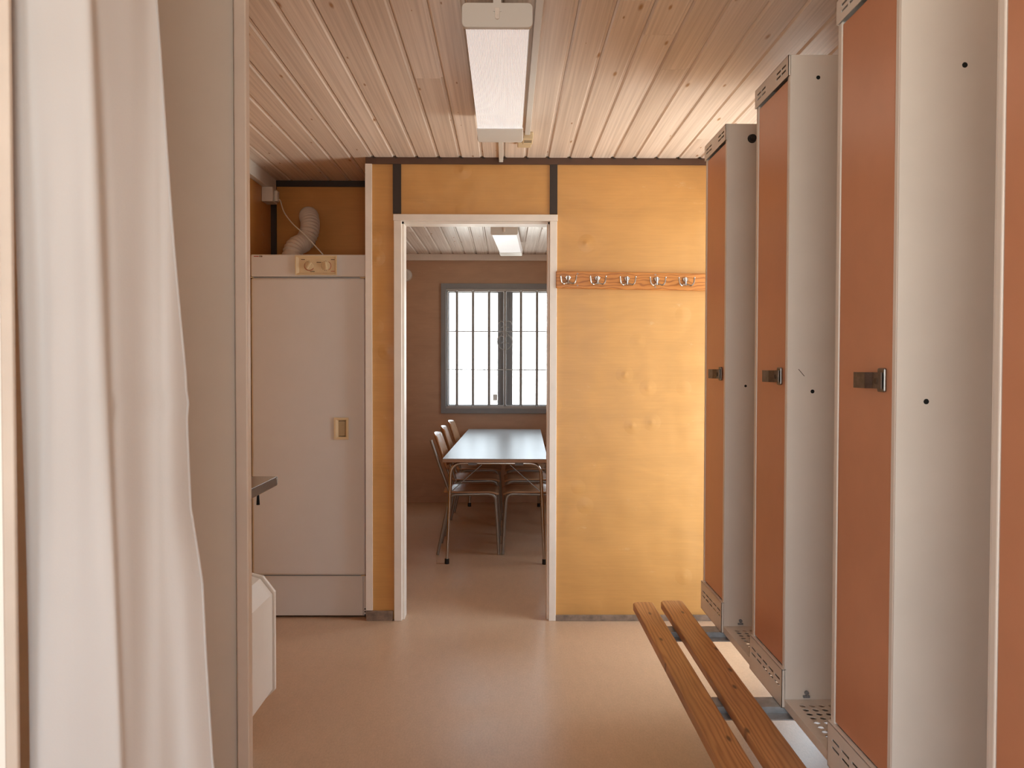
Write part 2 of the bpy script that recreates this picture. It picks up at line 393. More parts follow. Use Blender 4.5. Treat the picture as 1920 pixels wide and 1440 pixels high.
part('batten', M['dark'], wall_back, -.583, -.541, YB-.008, YB, 2.105, TZ)
part('batten', M['dark'], wall_back, .223, .262, YB-.008, YB, 2.105, TZ)
part('batten', M['dark'], wall_alc, XL, XL+.03, YA-.02, YA, 0, TZ)
part('edge_board', M['cream'], wall_back, -.724, -.690, YB-.012, YB+.012, .055, TZ)
struct(box(-.724, -.585, YB-.012, YB, 0, .052).build('baseboard_left', M['skirting'], None, .002))
struct(box(.258, XR, YB-.014, YB, 0, .030).build('baseboard_back', M['skirting'], None, .002))
struct(box(-.600, -.588, YB+.09, YA, 0, .055).build('baseboard_inner', M['skirting'], None, .002))
struct(box(XL, XR, YF-.012, YF, 0, .062).build('baseboard_far', M['ply_far'], None, .003))
struct(box(XL, XR, YF-.025, YF, ZC-.062, ZC).build('trim_far', M['cream'], None, .003))
# door frame
door = struct(empty('door_1', ((DX0+DX1)/2, YB, 0)))
FO = .030
part('jamb', M['cream'], door, DX0-.033, DX0+.006, YB-.014, YB+.012, 0, 2.068, bevel=.002)
part('jamb', M['cream'], door, DX1-.010, DX1+.027, YB-.014, YB+.012, 0, 2.068, bevel=.002)
part('door_head', M['cream'], door, DX0-.035, DX1+.030, YB-.016, YB+.012, 2.068, 2.101, bevel=.002)
part('jamb_lining', M['cream'], door, DX0, DX0+.018, YB+.012, YB+.10, 0, 2.068, bevel=.0015)
part('jamb_lining', M['cream'], door, DX1-.020, DX1, YB+.012, YB+.10, 0, 2.068, bevel=.0015)
part('head_lining', M['cream'], door, DX0, DX1, YB+.012, YB+.10, 2.056, 2.068)
# cross wall on the left, ending in a corner post
YC = 1.80
cross = struct(box(XL, -.592, YC, YC+.035, 0, ZC+.02).build('wall_cross', M['greywall']))
part('edge_board', M['cream'], cross, -.5875, -.5605, YC-.012, YC+.014, 0, ZC, bevel=.003)
# side partition beside the camera
sidew = struct(box(XL, -.475, .777, .781, 0, ZC+.02).build('wall_side', M['white']))
part('edge_board', M['batten'], sidew, -.4750, -.4630, .776, .782, 0, ZC, bevel=.002)

# ceilings: slab + tongue-and-groove planks
PITCH = .1117
def plank_mesh(name, mat):
    wd = PITCH-.0012; h = .012
    pts = [(0, 0), (.0065, -.0065), (wd-.013, -.0065), (wd-.0085, -.001), (wd, -.001), (wd, h), (0, h)]
    mb = MB().prism([(x-wd/2, z) for x, z in pts], 'y', -.5, .5)
    me = bpy.data.meshes.new(name); me.from_pydata(mb.v, [], mb.f); me.materials.append(mat)
    bm = bmesh.new(); bm.from_mesh(me); bmesh.ops.recalc_face_normals(bm, faces=bm.faces); bm.to_mesh(me); bm.free(); return me
def planks(parent, mat, x0, x1, yfun, joints, phase):
    me = plank_mesh('plank', mat); i0 = math.floor((x0-phase)/PITCH)
    x = phase+i0*PITCH
    while x < x1:
        a, b = yfun(x+PITCH/2)
        cuts = [a]+sorted(j for j in joints(x) if a+.3 < j < b-.2)+[b]
        for p, q in zip(cuts[:-1], cuts[1:]):
            o = bpy.data.objects.new('plank', me); COL.objects.link(o); o.parent = parent
            o.scale = (1, q-p-.0012, 1); o.location = Vector((x+PITCH/2, (p+q)/2, ZC+.0065))-WL[parent.name]
        x += PITCH
ce = struct(box(XL-T, XR+T, YR-T, YF+T, ZC+.02, ZC+.12).build('ceiling', M['shell']))
rj = random.Random(3)
planks(ce, M['ceil'], XL, XR-.02, lambda x: (YR, YA if x < -.70 else YB+.002),
       lambda x: [rj.uniform(-1, .4), rj.uniform(.8, 4.0)] if rj.random() < .8 else [rj.uniform(-.5, 2)], -.676-.0055)
planks(ce, M['ceil_far'], XL, XR-.02, lambda x: ((YA+.08) if x < -.60 else YB+.085, YF), lambda x: [rj.uniform(5.5, 7.3)] if rj.random() < .3 else [], -.62)
gm = MB(); x = -.676
while x > XL+.1: x -= PITCH
while x < XR-.05:
    if x > -.70: gm.box(x-.0075, x+.0075, YB-.0125, YB-.009, ZC-.0065, ZC+.008)
    x += PITCH
gm.build('groove_shade', M['dark'], ce)['kind'] = 'stuff'  # dark blocks stand in for the shade in the groove notches
# trunking / conduits are fixtures on the ceiling
o = MB().box(-.0395, -.0165, YR, YB-.012, ZC-.014, ZC).box(-.0385, -.0175, YB-.024, YB-.012, ZC-.025, ZC-.010).build('cable_trunking', M['white'], None, .002)
tag(o, 'narrow white cable trunking running along the pine ceiling past the nearer ceiling lamp', 'trunking')

# ------------------------------------------------------------------ windows
def window(name, x0, x1, y0, y1, z0, z1, axis): return struct(empty(name, ((x0+x1)/2, (y0+y1)/2, z0)))
wx0, wx1, wz0, wz1 = WIN_FAR
wf = struct(empty('window_1', ((wx0+wx1)/2, YF, wz0)))
CA = .046
fr = MB()
fr.box(wx0-CA+.02, wx0+.02, YF-.03, YF+.0, wz0-CA+.01, wz1+CA-.01); fr.box(wx1-.02, wx1+CA-.02, YF-.03, YF, wz0-CA+.01, wz1+CA-.01)
fr.box(wx0-.02, wx1+.02, YF-.028, YF, wz1-.012, wz1+CA-.01); fr.box(wx0-.02, wx1+.02, YF-.028, YF, wz0-CA+.01, wz0+.012)
fr.build('casing', M['frame'], wf, .002)
rv = MB(); rv.box(wx0, wx0+.012, YF, YF+T, wz0, wz1).box(wx1-.012, wx1, YF, YF+T, wz0, wz1).box(wx0, wx1, YF, YF+T, wz0, wz0+.012).box(wx0, wx1, YF, YF+T, wz1-.012, wz1)
rv.build('lining', M['frame'], wf)
part('mullion', M['frame'], wf, -.045, .025, YF+.02, YF+.09, wz0, wz1)
for a, b in ((wx0+.012, -.045), (.025, wx1-.012)):
    s = MB(); e = .035; zz0, zz1 = wz0+.012, wz1-.012
    s.box(a, a+e, YF+.035, YF+.075, zz0, zz1).box(b-e, b, YF+.035, YF+.075, zz0, zz1).box(a+e, b-e, YF+.035, YF+.075, zz0, zz0+e).box(a+e, b-e, YF+.035, YF+.075, zz1-e, zz1)
    so = s.build('sash', M['frame'], wf, .002)
    part('pane', M['glass'], so, a+e, b-e, YF+.052, YF+.056, zz0+e, zz1-e)
stk = part('sticker', M['white'], wf, -.128, -.085, YF+.046, YF+.050, .985, 1.045)
# security grille just inside the casing: looped bars, two thin cross wires, scroll ornament
gr = MB().box(wx0+.018, wx1-.018, YF-.022, YF-.010, wz1-.034, wz1-.013).box(wx0+.018, wx1-.018, YF-.022, YF-.010, wz0+.006, wz0+.034)
gr.box(wx0+.018, wx0+.024, YF-.022, YF-.010, wz0+.02, wz1-.02).box(wx1-.024, wx1-.018, YF-.022, YF-.010, wz0+.02, wz1-.02)
gro = gr.build('grille', M['grille'], wf)
bx = [-.473, -.319, -.165, -.012, .142, .296, .450]
gz0, gz1 = wz0+.034, wz1-.034; gy = YF-.016
for a, b in zip([wx0+.03]+bx, bx+[wx1-.03]):
    a2, b2 = a+.0064, b-.0064
    loop = fillet([(a2, gy, (gz0+gz1)/2), (a2, gy, gz1-.002), (b2, gy, gz1-.002), (b2, gy, gz0+.002), (a2, gy, gz0+.002), (a2, gy, (gz0+gz1)/2)], .018, 4)
    MB().tube(loop[:-1], .0068, 6, True).build('bar', M['grille'], gro, smooth=True)
for z in (1.652, 1.285):
    MB().tube([(wx0+.02, gy, z), (wx1-.02, gy, z)], .0048, 6).build('cross_wire', M['grille'], gro, smooth=True)
sc_ = MB()
for sx in (-1, 1):
    for zc, rr, ww in ((1.72, .030, 1), (1.575, .036, 1)):
        sc_.tube([(-.012+sx*(.034+rr*math.cos(t)*ww), gy, zc+rr*math.sin(t)) for t in [i*.35 for i in range(15)]], .0042, 5)
    sc_.tube(crom([(-.012, gy, 1.47), (-.012+sx*.05, gy, 1.50), (-.012+sx*.07, gy, 1.57), (-.012, gy, 1.66)]), .0042, 5)
sc_.build('scroll', M['grille'], gro, smooth=True)
kn = MB()
for x, z in ((-.319, 1.385), (-.319, 1.19), (.296, 1.385), (.296, 1.19), (-.165, 1.69), (-.165, 1.61), (.142, 1.69), (.142, 1.61), (-.473, 1.33), (-.473, 1.24), (-.165, 1.33), (-.165, 1.24), (.142, 1.33), (.142, 1.24)):
    kn.cyl((x, gy, z-.009), .0075, .018, 'z', 8)
for x, z in ((-.43, 1.285), (-.21, 1.285), (.18, 1.285), (.40, 1.285), (-.12, 1.652), (.10, 1.652)):
    kn.cyl((x-.010, gy, z), .0055, .02, 'x', 8)
kn.build('clamp', M['frame'], gro, smooth=True)['kind'] = 'stuff'
# simple framed windows that only light the room
def side_window(name, vert, XR=XR):
    y0, y1, z0, z1 = vert
    wn = struct(empty(name, (XR+.05, (y0+y1)/2, z0))); e = .05
    f = MB(); f.box(XR, XR+T, y0, y0+e, z0, z1).box(XR, XR+T, y1-e, y1, z0, z1).box(XR, XR+T, y0+e, y1-e, z0, z0+e).box(XR, XR+T, y0+e, y1-e, z1-e, z1)
    f.build('frame', M['cream'], wn, .002)
    part('pane', M['glass'], wn, XR+.05, XR+.055, y0+e, y1-e, z0+e, z1-e)
    return wn
side_window('door_2', DOOR_R); side_window('window_3', WIN_R2); side_window('window_4', WIN_L, XL-T)
rx0, rx1, rz0, rz1 = WIN_REAR
wr = struct(empty('window_2', ((rx0+rx1)/2, YR-.05, rz0)))
f = MB(); e = .05
f.box(rx0, rx0+e, YR-T, YR, rz0, rz1).box(rx1-e, rx1, YR-T, YR, rz0, rz1).box(rx0+e, rx1-e, YR-T, YR, rz0, rz0+e).box(rx0+e, rx1-e, YR-T, YR, rz1-e, rz1)
f.build('frame', M['cream'], wr, .002)
part('pane', M['glass'], wr, rx0+e, rx1-e, YR-.055, YR-.05, rz0+e, rz1-e)

# ------------------------------------------------------------------ lockers
LX = .783; LB, LT = .367, 2.185
def hole_poly(cx, cy, r, m=12):   # corner order matches the cell square (starts at lower-left)
    return [(cx+r*math.cos(R(225)+2*math.pi*i/m), cy+r*math.sin(R(225)+2*math.pi*i/m)) for i in range(m)]
def perforated(mb, y0, y1, z, th=.002):
    p = .0265; n = 10; nx = 12
    ys = y0+((y1-y0)-n*p)/2; us = [LX+.0215+p*i for i in range(nx+1)]; vv = [ys+p*j for j in range(n+1)]
    mb.plate(0, 0, 0, 0, z, th, 'xy', us, vv, lambda i, j, a, b, c, d: hole_poly((a+b)/2, (c+d)/2, .0085))
    mb.box(LX, us[0], y0, y1, z, z+th); mb.box(us[-1], XR-.01, y0, y1, z, z+th)
    mb.box(us[0], us[-1], y0, ys, z, z+th); mb.box(us[0], us[-1], vv[-1], y1, z, z+th)
def slotted(y0, y1, z0, z1, x, groups, rows, sh=.0058, th=.0015):
    """sheet-metal rail in the yz plane with rows of slots"""
    mb = MB(); ys = sorted({y0, y1} | {g for ab in groups for g in ab}); zs = sorted({z0, z1} | {r-sh/2 for r in rows} | {r+sh/2 for r in rows})
    gs = [(a, b) for a, b in groups]
    for i in range(len(ys)-1):
        for j in range(len(zs)-1):
            ym, zm = (ys[i]+ys[i+1])/2, (zs[j]+zs[j+1])/2
            if any(a < ym < b for a, b in gs) and any(abs(zm-r) < sh/2 for r in rows): continue
            mb.box(x, x+th, ys[i], ys[i+1], zs[j], zs[j+1])
    return mb
def make_locker(y0, y1, label, holes, bolt=None):
    t = thing('locker', (LX, y0, LB), label, 'locker', 'tall copper-fronted clothes lockers')
    th = .0025; XB = XR-.012
    part('side_panel', M['locker'], t, LX, XB, y0, y0+th, LB, LT)
    part('side_panel', M['locker'], t, LX, XB, y1-th, y1, LB, LT)
    part('top_panel', M['locker'], t, LX, XB, y0+th, y1-th, LT-th, LT)
    part('back_panel', M['locker'], t, XB-.002, XB, y0+th, y1-th, LB, LT-th)
    mb = MB(); perforated(mb, y0+th, y1-th, LB+.008); mb.build('bottom_panel', M['locker'], t)
    # returned front flanges
    for a, b in ((y0+th, y0+.021), (y1-.021, y1-th)):
        part('front_flange', M['locker'], t, LX-.0008, LX+.012, a, b, .472, 2.132, bevel=.003)
    W = y1-y0
    slotted(y0, y1, 2.129, LT, LX-.006, [(y0+.020+a, y0+.020+b) for a, b in ((0, .038), (.044, .082), (.180, .218), (.224, .262))], (2.150, 2.164)).box(LX-.006, LX+.001, y0, y0+.0015, 2.129, LT).box(LX-.006, LX+.001, y1-.0015, y1, 2.129, LT).box(LX-.006, LX+.001, y0, y1, LT-.0015, LT).build('top_rail', M['locker'], t)
    br = slotted(y0, y1, LB, .475, LX-.008, [(y0+.018+.056*i, y0+.018+.056*i+.042) for i in range(5)], (.441, .423))
    br.box(LX-.008, LX+.004, y0, y1, .4735, .476).box(LX-.008, LX+.001, y0, y0+.0015, LB, .475).box(LX-.008, LX+.001, y1-.0015, y1, LB, .475).box(LX-.008, LX+.001, y0, y1, LB, LB+.0015); br.build('bottom_rail', M['locker'], t)
    d = MB().box(LX+.001, LX+.014, y0+.0225, y1-.0225, .480, 2.124).build('door', M['copper'], t, .0025)
    # latch: bracket, lever bent outwards, rivet
    yl, zl = y0+.064, 1.297
    lt = MB().box(LX-.006, LX+.001, yl-.020, yl+.012, zl-.024, zl+.026).build('latch', M['latch'], d, .004)
    pr = [(yl-.018, LX-.0085), (yl+.022, LX-.0085), (yl+.036, LX-.019), (yl+.080, LX-.024), (yl+.080, LX-.026), (yl+.035, LX-.0215), (yl+.021, LX-.011), (yl-.018, LX-.011)]
    def lever():
        mb = MB(); n = len(pr); z0, z1 = zl-.017, zl+.017
        mb.add([(x, y, z0) for y, x in pr]+[(x, y, z1) for y, x in pr], [tuple(range(n)), tuple(range(n, 2*n))[::-1]]+[(i, n+i, n+(i+1) % n, (i+1) % n) for i in range(n)])
        return mb
    lever().build('latch_lever', M['latch'], t)
    MB().cyl((LX-.0125, yl+.004, zl-.001), .0065, .003, 'x', 12).build('rivet', M['print'], t)
    for x, z, r in holes: MB().cyl((x, y0-.0006, z), r, .001, 'y', 14).build('bolt_hole', M['hole'], t)
    if bolt:
        MB().cyl((bolt[0], y0-.012, bolt[1]), .013, .012, 'y', 16, .016).cyl((bolt[0], y0-.016, bolt[1]), .007, .005, 'y', 12).build('rubber_buffer', M['rubber'], t, smooth=True)
    # clip joining panel and tray
    MB().box(.835, .853, y0-.006, y0, .397, .403).box(.842, .846, y0-.010, y0, .403, .410).cyl((.844, y0-.007, .411), .006, .006, 'y', 10).build('clip', M['frame'], t)
    return t
make_locker(2.933, 3.240, 'farthest copper-doored locker, next to the yellow wall, black rubber buffer on its side', [(.8555, 1.255, .0045)], (.871, 2.133))
make_locker(2.284, 2.588, 'second locker from the yellow ply wall, its cream side marked by a short dark scratch', [(.8600, 2.123, .0055), (.8530, 1.256, .0055)])
make_locker(1.644, 1.955, 'third locker from the yellow ply wall, its top cut off by the picture edge', [(.843, 1.256, .0055), (.911, 1.926, .0055)])
make_locker(1.010, 1.319, 'nearest locker, cut off by the right edge of the photo', [(.843, 1.256, .0055)])
# scratch on second locker side
s = MB(); s.add([(.812, 2.2834, 1.318), (.8145, 2.2834, 1.318), (.8305, 2.2834, 1.299), (.829, 2.2834, 1.298)], [(0, 1, 2, 3)])
lk = [o for o in sc.objects if o.name == 'locker.001'][0]
s.build('scratch', M['print'], lk)
for y0, y1, lab in ((2.588, 2.933, 'perforated cream shelf plate between the farthest and the second copper locker'),
                    (1.955, 2.284, 'perforated cream shelf plate between the second and the third copper locker'),
                    (1.319, 1.644, 'perforated cream shelf plate between the third and the nearest locker, at the lower right')):
    t = thing('shelf_tray', (LX, y0, .367), lab, 'shelf', 'perforated trays between the lockers')
    mb = MB(); perforated(mb, y0+.001, y1-.001, .389); mb.build('tray_plate', M['locker'], t)
    part('front_lip', M['locker'], t, LX, LX+.0025, y0+.001, y1-.001, .367, .389)

# ------------------------------------------------------------------ bench in front of the lockers
t = thing('slatted_bench', (.6, 1.9, 0), 'long low bench of two brown pine slats in front of the lockers', 'bench')
def slat(x0, x1, y0, y1, z0, z1, name='slat'):
    r = .016; pts = [(x0, y0), (x1, y0), (x1, y1-r*.6), (x1-r*.6, y1), (x0+r*1.2, y1), (x0+r*.35, y1-r*.35), (x0, y1-r*1.3)]
    o = MB().prism(pts, 'z', z0, z1).build(name, M['bench'], t, .0045, seg=3)
    return o
slat(.497, .576, .35, 3.205, .372, .401)
slat(.6095, .697, .35, 3.225, .372, .401)
for yn in (2.933, 2.284, 1.644, 1.010):
    g = .0035
    pr = [(yn+.075, .367), (yn+.007, .367), (yn+.007, .349), (yn-.032, .349), (yn-.032, .349-g), (yn+.007+g, .349-g), (yn+.007+g, .367-g), (yn+.075, .367-g)]
    MB().prism(pr, 'x', .515, XR-.02).build('bracket', M['galv'], t)
    MB().box(1.20, 1.23, yn+.02, yn+.05, 0, .349-g).build('leg', M['galv'], t)

# ------------------------------------------------------------------ hook rail
t = thing('coat_rail', (.257, YB-.02, 1.72), 'orange pine board with metal coat hooks on the yellow ply wall', 'coat rack')
MB().prism([(.256, 1.724), (1.15, 1.712), (1.15, 1.798), (.256, 1.811)], 'y', YB-.020, YB).build('rail_board', M['rail'], t, .003)
def hook(xc, zc):
    h = MB(); y = YB-.020
    for a in (-50, -25, 0, 25, 50):
        h.tube([(xc, y-.005, zc-.018), (xc+.016*math.sin(R(a)), y-.004, zc+.000+.016*math.cos(R(a)))], lambda q: .002+.0022*q, 6)
    h.tube([(xc, y-.006, zc+.016), (xc, y-.010, zc-.026)], lambda q: .005+.002*q, 8)
    for s_ in (-1, 1):
        h.tube(crom([(xc, y-.007, zc-.018), (xc+s_*.012, y-.018, zc-.022), (xc+s_*.024, y-.030, zc-.027), (xc+s_*.035, y-.034, zc-.017), (xc+s_*.040, y-.034, zc+.010)], 5), lambda q: .0052-.0014*q, 8)
        h.cyl((xc+s_*.040, y-.034, zc+.010), .0042, .004, 'z', 8)
    h.build('hook', M['chrome'], t, smooth=True)
for i, x in enumerate((.317, .468, .620, .773, .920)): hook(x, 1.772-.0125*(x-.25))
for x, z in ((.366, 1.798), (.366, 1.738), (.766, 1.794), (.766, 1.732)):
    MB().cyl((x, YB-.0212, z), .005, .0012, 'y', 10).build('screw', M['edge'], t)

# ------------------------------------------------------------------ drying cabinet in the alcove
CY = YB+.030; cx0, cx1 = -1.325, -.7265
t = thing('drying_cabinet', ((cx0+cx1)/2, CY, 0), 'tall white drying cabinet with a beige dial panel in the alcove left of the doorway', 'cabinet')
part('body', M['fridge'], t, cx0+.004, cx1-.004, CY+.025, YA-.01, .012, 1.895, bevel=.006)
part('plinth', M['fridge'], t, cx0+.004, cx1-.022, CY+.012, CY+.025, .012, .222, bevel=.002)
part('side_strip', M['fridge'], t, cx1-.020, cx1-.004, CY+.010, CY+.025, .012, .222, bevel=.001)
hd = MB().box(cx0, cx1, CY, CY+.025, 1.784, 1.899).build('header', M['fridge'], t, .006)
dr = MB().box(cx0, cx1-.004, CY-.004, CY+.021, .228, 1.777).build('door', M['fridge'], t, .022, smooth=True, seg=6)
for x0, x1 in ((cx0, cx0+.012), (cx1-.032, cx1-.006)): part('hinge', M['beige'], t, x0, x1, CY+.001, CY+.02, 1.7775, 1.7835)
part('hinge', M['beige'], t, cx1-.030, cx1-.010, CY+.0, CY+.02, .2225, .2275)
def framed(parent, x0, x1, z0, z1, y, bw, dep, name, slope=1.6):
    """recessed panel with a sloping rim"""
    f = MB(); a = [(x0, z0), (x1, z0), (x1, z1), (x0, z1)]; q = bw
    b = [(x0+q, z0+q), (x1-q, z0+q), (x1-q, z1-q), (x0+q, z1-q)]; q2 = bw*slope
    c = [(x0+q2*1.5, z0+q2), (x1-q2, z0+q2), (x1-q2, z1-q2), (x0+q2*1.5, z1-q2)]
    f.add([(u, y+.004, v) for u, v in a]+[(u, y, v) for u, v in a]+[(u, y, v) for u, v in b]+[(u, y+dep, v) for u, v in c],
          [(i, (i+1) % 4, 4+(i+1) % 4, 4+i) for i in range(4)]+[(4+i, 4+(i+1) % 4, 8+(i+1) % 4, 8+i) for i in range(4)]+[(8+i, 8+(i+1) % 4, 12+(i+1) % 4, 12+i) for i in range(4)]+[(12, 13, 14, 15)])
    return f.build(name, M['beige'], parent)
cp = framed(t, -1.092, -.876, 1.791, 1.893, CY-.011, .006, .007, 'control_panel', 2.2)
ky = CY-.004
for i, (kx, rot) in enumerate(((-1.020, -35), (-.932, 8))):
    kb = MB().cyl((kx, ky-.006, 1.840), .0205, .006, 'y', 24, .021)
    ca, sa = math.cos(R(90+rot)), math.sin(R(90+rot)); pts = []
    for u, v in ((-.019, -.005), (.019, -.004), (.019, .004), (-.019, .005)): pts.append((kx+u*ca-v*sa, 1.840+u*sa+v*ca))
    kb.prism(pts, 'y', ky-.017, ky-.006); kb.build('dial', M['beige'], t, .001)
    a0, a1 = ((150, 330), (-60, 70))[i]
    arc = [(kx+.025*math.cos(R(a)), ky-.0008, 1.840+.025*math.sin(R(a))) for a in range(a0, a1+1, 15)]
    MB().tube(arc, .0013, 5).build('dial_mark', M['red'], t)
    tk = MB()
    for a in range(a1+25, a0+340, 22) if i == 1 else range(95, 140, 22): tk.box(kx+.025*math.cos(R(a))-.0008, kx+.025*math.cos(R(a))+.0008, ky-.001, ky, 1.840+.025*math.sin(R(a))-.002, 1.840+.025*math.sin(R(a))+.002)
    tk.build('dial_scale', M['print'], t)['kind'] = 'stuff'
pr_ = MB()
for x0, x1, z in ((-1.062, -1.042, 1.8725), (-.908, -.886, 1.8725), (-.982, -.958, 1.858), (-1.016, -.992, 1.8105)): pr_.box(x0, x1, ky-.001, ky, z-.0015, z+.0015)
pr_.build('panel_print', M['print'], t)['kind'] = 'stuff'
MB().box(-.908, -.888, ky-.001, ky, 1.811, 1.8135).build('panel_print', M['red'], t)
MB().box(-1.308, -1.282, CY-.001, CY, 1.8865, 1.8905).build('badge', M['red'], t)
MB().box(-1.279, -1.276, CY-.001, CY, 1.885, 1.892).box(-1.274, -1.271, CY-.001, CY, 1.885, 1.892).box(-1.269, -1.264, CY-.001, CY, 1.885, 1.892).build('badge', M['print'], t)
framed(t, -.8945, -.8185, .9385, 1.054, CY-.010, .010, .006, 'handle', 1.6)
MB().box(-.876, -.836, CY-.0045, CY-.004, .958, 1.035).build('handle_recess', simple('recess_beige', (.40, .31, .18), .5), t)
for z in (.010, .027, .042): MB().cyl((cx1-.011, CY+.0085, z+.006), .0035, .002, 'y', 8).build('vent_hole', M['hole'], t)
# flexible duct, from the cabinet top to the wall
dp = crom([(-1.165, 4.50, 1.899), (-1.165, 4.50, 1.93), (-1.152, 4.53, 1.975), (-1.12, 4.59, 2.01), (-1.100, 4.62, 2.07), (-1.105, 4.66, 2.13), (-1.13, 4.73, 2.175), (-1.14, YA-.001, 2.185)], 26)
arc = [0]
for a, b in zip(dp[:-1], dp[1:]): arc.append(arc[-1]+(b-a).length)
nn = 200; rs = []
for i in range(nn):
    s_ = arc[-1]*i/(nn-1); j = max(q for q in range(len(arc)) if arc[q] <= s_+1e-9); j = min(j, len(dp)-2); u = (s_-arc[j])/max(1e-9, arc[j+1]-arc[j]); rs.append(dp[j].lerp(dp[j+1], u))
dc = MB().tube(rs, lambda q: .050+.0042*math.sin(q*arc[-1]/.0185*2*math.pi), 24).build('flexible_duct', M['duct'], None, smooth=True)
tag(dc, 'pale ribbed flexible air duct bending from the cabinet top up to the ply wall', 'duct')
# white trunking, socket and lead in the alcove corner
o = MB().box(XL, XL+.035, 1.9, YA-.03, ZC-.075, ZC).build('cable_trunking', M['white'], None, .003)
tag(o, 'wide white trunking in the corner between left ply wall and ceiling, above the drying cabinet', 'trunking')
t = thing('wall_socket', (XL+.03, 4.66, 2.22), 'small white socket box in the upper left corner above the drying cabinet', 'socket')
part('socket_box', M['white'], t, XL, XL+.062, 4.60, 4.70, 2.235, 2.317, bevel=.004)
MB().box(XL+.062, XL+.082, 4.625, 4.665, 2.240, 2.300).build('plug', M['white'], t, .004)
cb = MB().tube(crom([(XL+.075, 4.64, 2.245), (-1.262, 4.62, 2.245), (-1.225, 4.56, 2.17), (-1.155, 4.47, 2.09), (-1.075, 4.42, 2.02), (-.985, 4.40, 1.925), (-.970, 4.42, 1.9035), (-.95, 4.50, 1.9035)], 8), .0035, 6).build('power_cord', M['white'], None, smooth=True)
tag(cb, 'thin white power cord hanging from the corner socket in front of the ribbed duct', 'cord')

# ------------------------------------------------------------------ sink unit and heater
t = thing('sink_unit', (-1.1, 2.36, 0), 'stainless steel sink top whose corner shows past the cream post at left', 'sink')
sx0, sx1, sy0, sy1, sz = XL+.002, -.787, YC+.075, 2.83, .9437
bx0, bx1, by0, by1 = -1.22, -.862, 2.32, 2.775
tp = MB().box(sx0, bx0, sy0, sy1, sz-.003, sz).box(bx1, sx1, sy0, sy1, sz-.003, sz).box(bx0, bx1, sy0, by0, sz-.003, sz).box(bx0, bx1, by1, sy1, sz-.003, sz)
tp.box(sx1-.004, sx1, sy0, sy1, sz-.032, sz-.003).box(sx0, sx1-.004, sy1-.004, sy1, sz-.025, sz-.003).build('sink_top', M['steel'], t, .0015)
bw = MB(); zb = .79; g = .03
bw.add([(bx0, by0, sz), (bx1, by0, sz), (bx1, by1, sz), (bx0, by1, sz), (bx0+g, by0+g, zb), (bx1-g, by0+g, zb), (bx1-g, by1-g, zb), (bx0+g, by1-g, zb)], [(0, 1, 5, 4), (1, 2, 6, 5), (2, 3, 7, 6), (3, 0, 4, 7), (4, 5, 6, 7)])
bw.build('bowl', M['steel'], t)
part('front_panel', M['greywall'], t, -.885, -.868, sy0, 2.805, 0, .905)
MB().cyl((-.835, 2.77, .855), .006, .040, 'z', 8, .0035).cyl((-.835, 2.77, .895), .0035, .02, 'z', 8).build('drain_stub', M['hole'], t)
t = thing('panel_heater', (-.82, 2.3, .22), 'white angular electric wall heater at the lower left behind the cream post', 'heater')
def heat(y0, y1, xo, gap, nm, mt, bev):
    xf = -.786+xo; xw = -.867
    MB().prism([(xw, .185-gap), (xw+.02, .170-gap), (xf, .232-gap), (xf, .556+gap), (xf-.040, .608+gap), (xw, .620+gap)], 'y', y0, y1).build(nm, mt, t, bev)
heat(1.90, 2.762, 0, 0, 'body', M['heater'], .003)
heat(2.766, 2.782, .0065, .005, 'end_cap', M['heater'], .003)
MB().prism([(-.86, .20), (-.79, .24), (-.79, .55), (-.83, .60), (-.86, .6)], 'y', 2.762, 2.766).build('seam', M['hole'], t)

# ------------------------------------------------------------------ ceiling lamps
def make_lamp(name, yc, ln, wd, label):
    t = thing(name, (0, yc, ZC), label, 'ceiling lamp', 'long ribbed ceiling lamps')
    h0, h1 = ZC-.112, ZC-.047; y0, y1 = yc-ln/2, yc+ln/2; w2 = wd/2
    def rr(x, z0, z1, r):
        p = []
        for cx, cz, a0 in ((x-r, z1-r, 0), (-x+r, z1-r, 90), (-x+r, z0+r, 180), (x-r, z0+r, 270)):
            for i in range(6): a = R(a0+18*i); p.append((cx+r*math.cos(a), cz+r*math.sin(a)))
        return p
    capn = MB().prism(rr(w2, h0, h1+.004, .014), 'y', y0, y0+.018).build('end_cap', M['white'], t, .002, smooth=True)
    MB().prism(rr(w2*.98, h0+.001, h1+.003, .014), 'y', y1-.018, y1).build('end_cap', M['white'], t, .002, smooth=True)
    part('tray', M['white'], t, -w2+.006, w2-.006, y0+.018, y1-.018, h1-.004, h1+.004)
    # ribbed diffuser trough
    n = 88; prof = []
    for i in range(n+1):
        u = -w2+.010+(wd-.020)*i/n; prof.append((u, h0+.004+(.0014 if i % 2 else 0)))
    out_ = [(-w2+.005, h1-.004)]+prof+[(w2-.005, h1-.004)]
    inn = [(x*.985, z+.0025) for x, z in out_][::-1]
    m = len(out_); mb = MB(); ya, yb = y0+.018, y1-.018
    mb.add([(x, ya, z) for x, z in out_]+[(x, yb, z) for x, z in out_], [(i, i+1, m+i+1, m+i) for i in range(m-1)])
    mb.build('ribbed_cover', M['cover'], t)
    MB().box(-w2+.006, w2-.006, y1-.20, y1-.016, h0+.0005, h0+.004).build('end_shield', M['white'], t, .001)
    for s_ in (y0+.20, y1-.20): part('bracket', M['white'], t, -.02, .02, s_-.02, s_+.02, h1+.004, ZC-.014)
    MB().box(-.0065, .0065, y0-.005, y0, h1-.040, h1-.012).cyl((0, y0-.006, h1-.038), .0065, .006, 'y', 12).build('cable_gland', M['cream'], t, .001)
    MB().box(-.0115, .0115, y0-.003, y0+.01, h1-.022, h1+.045).build('cable_cover', M['white'], t)
    return t
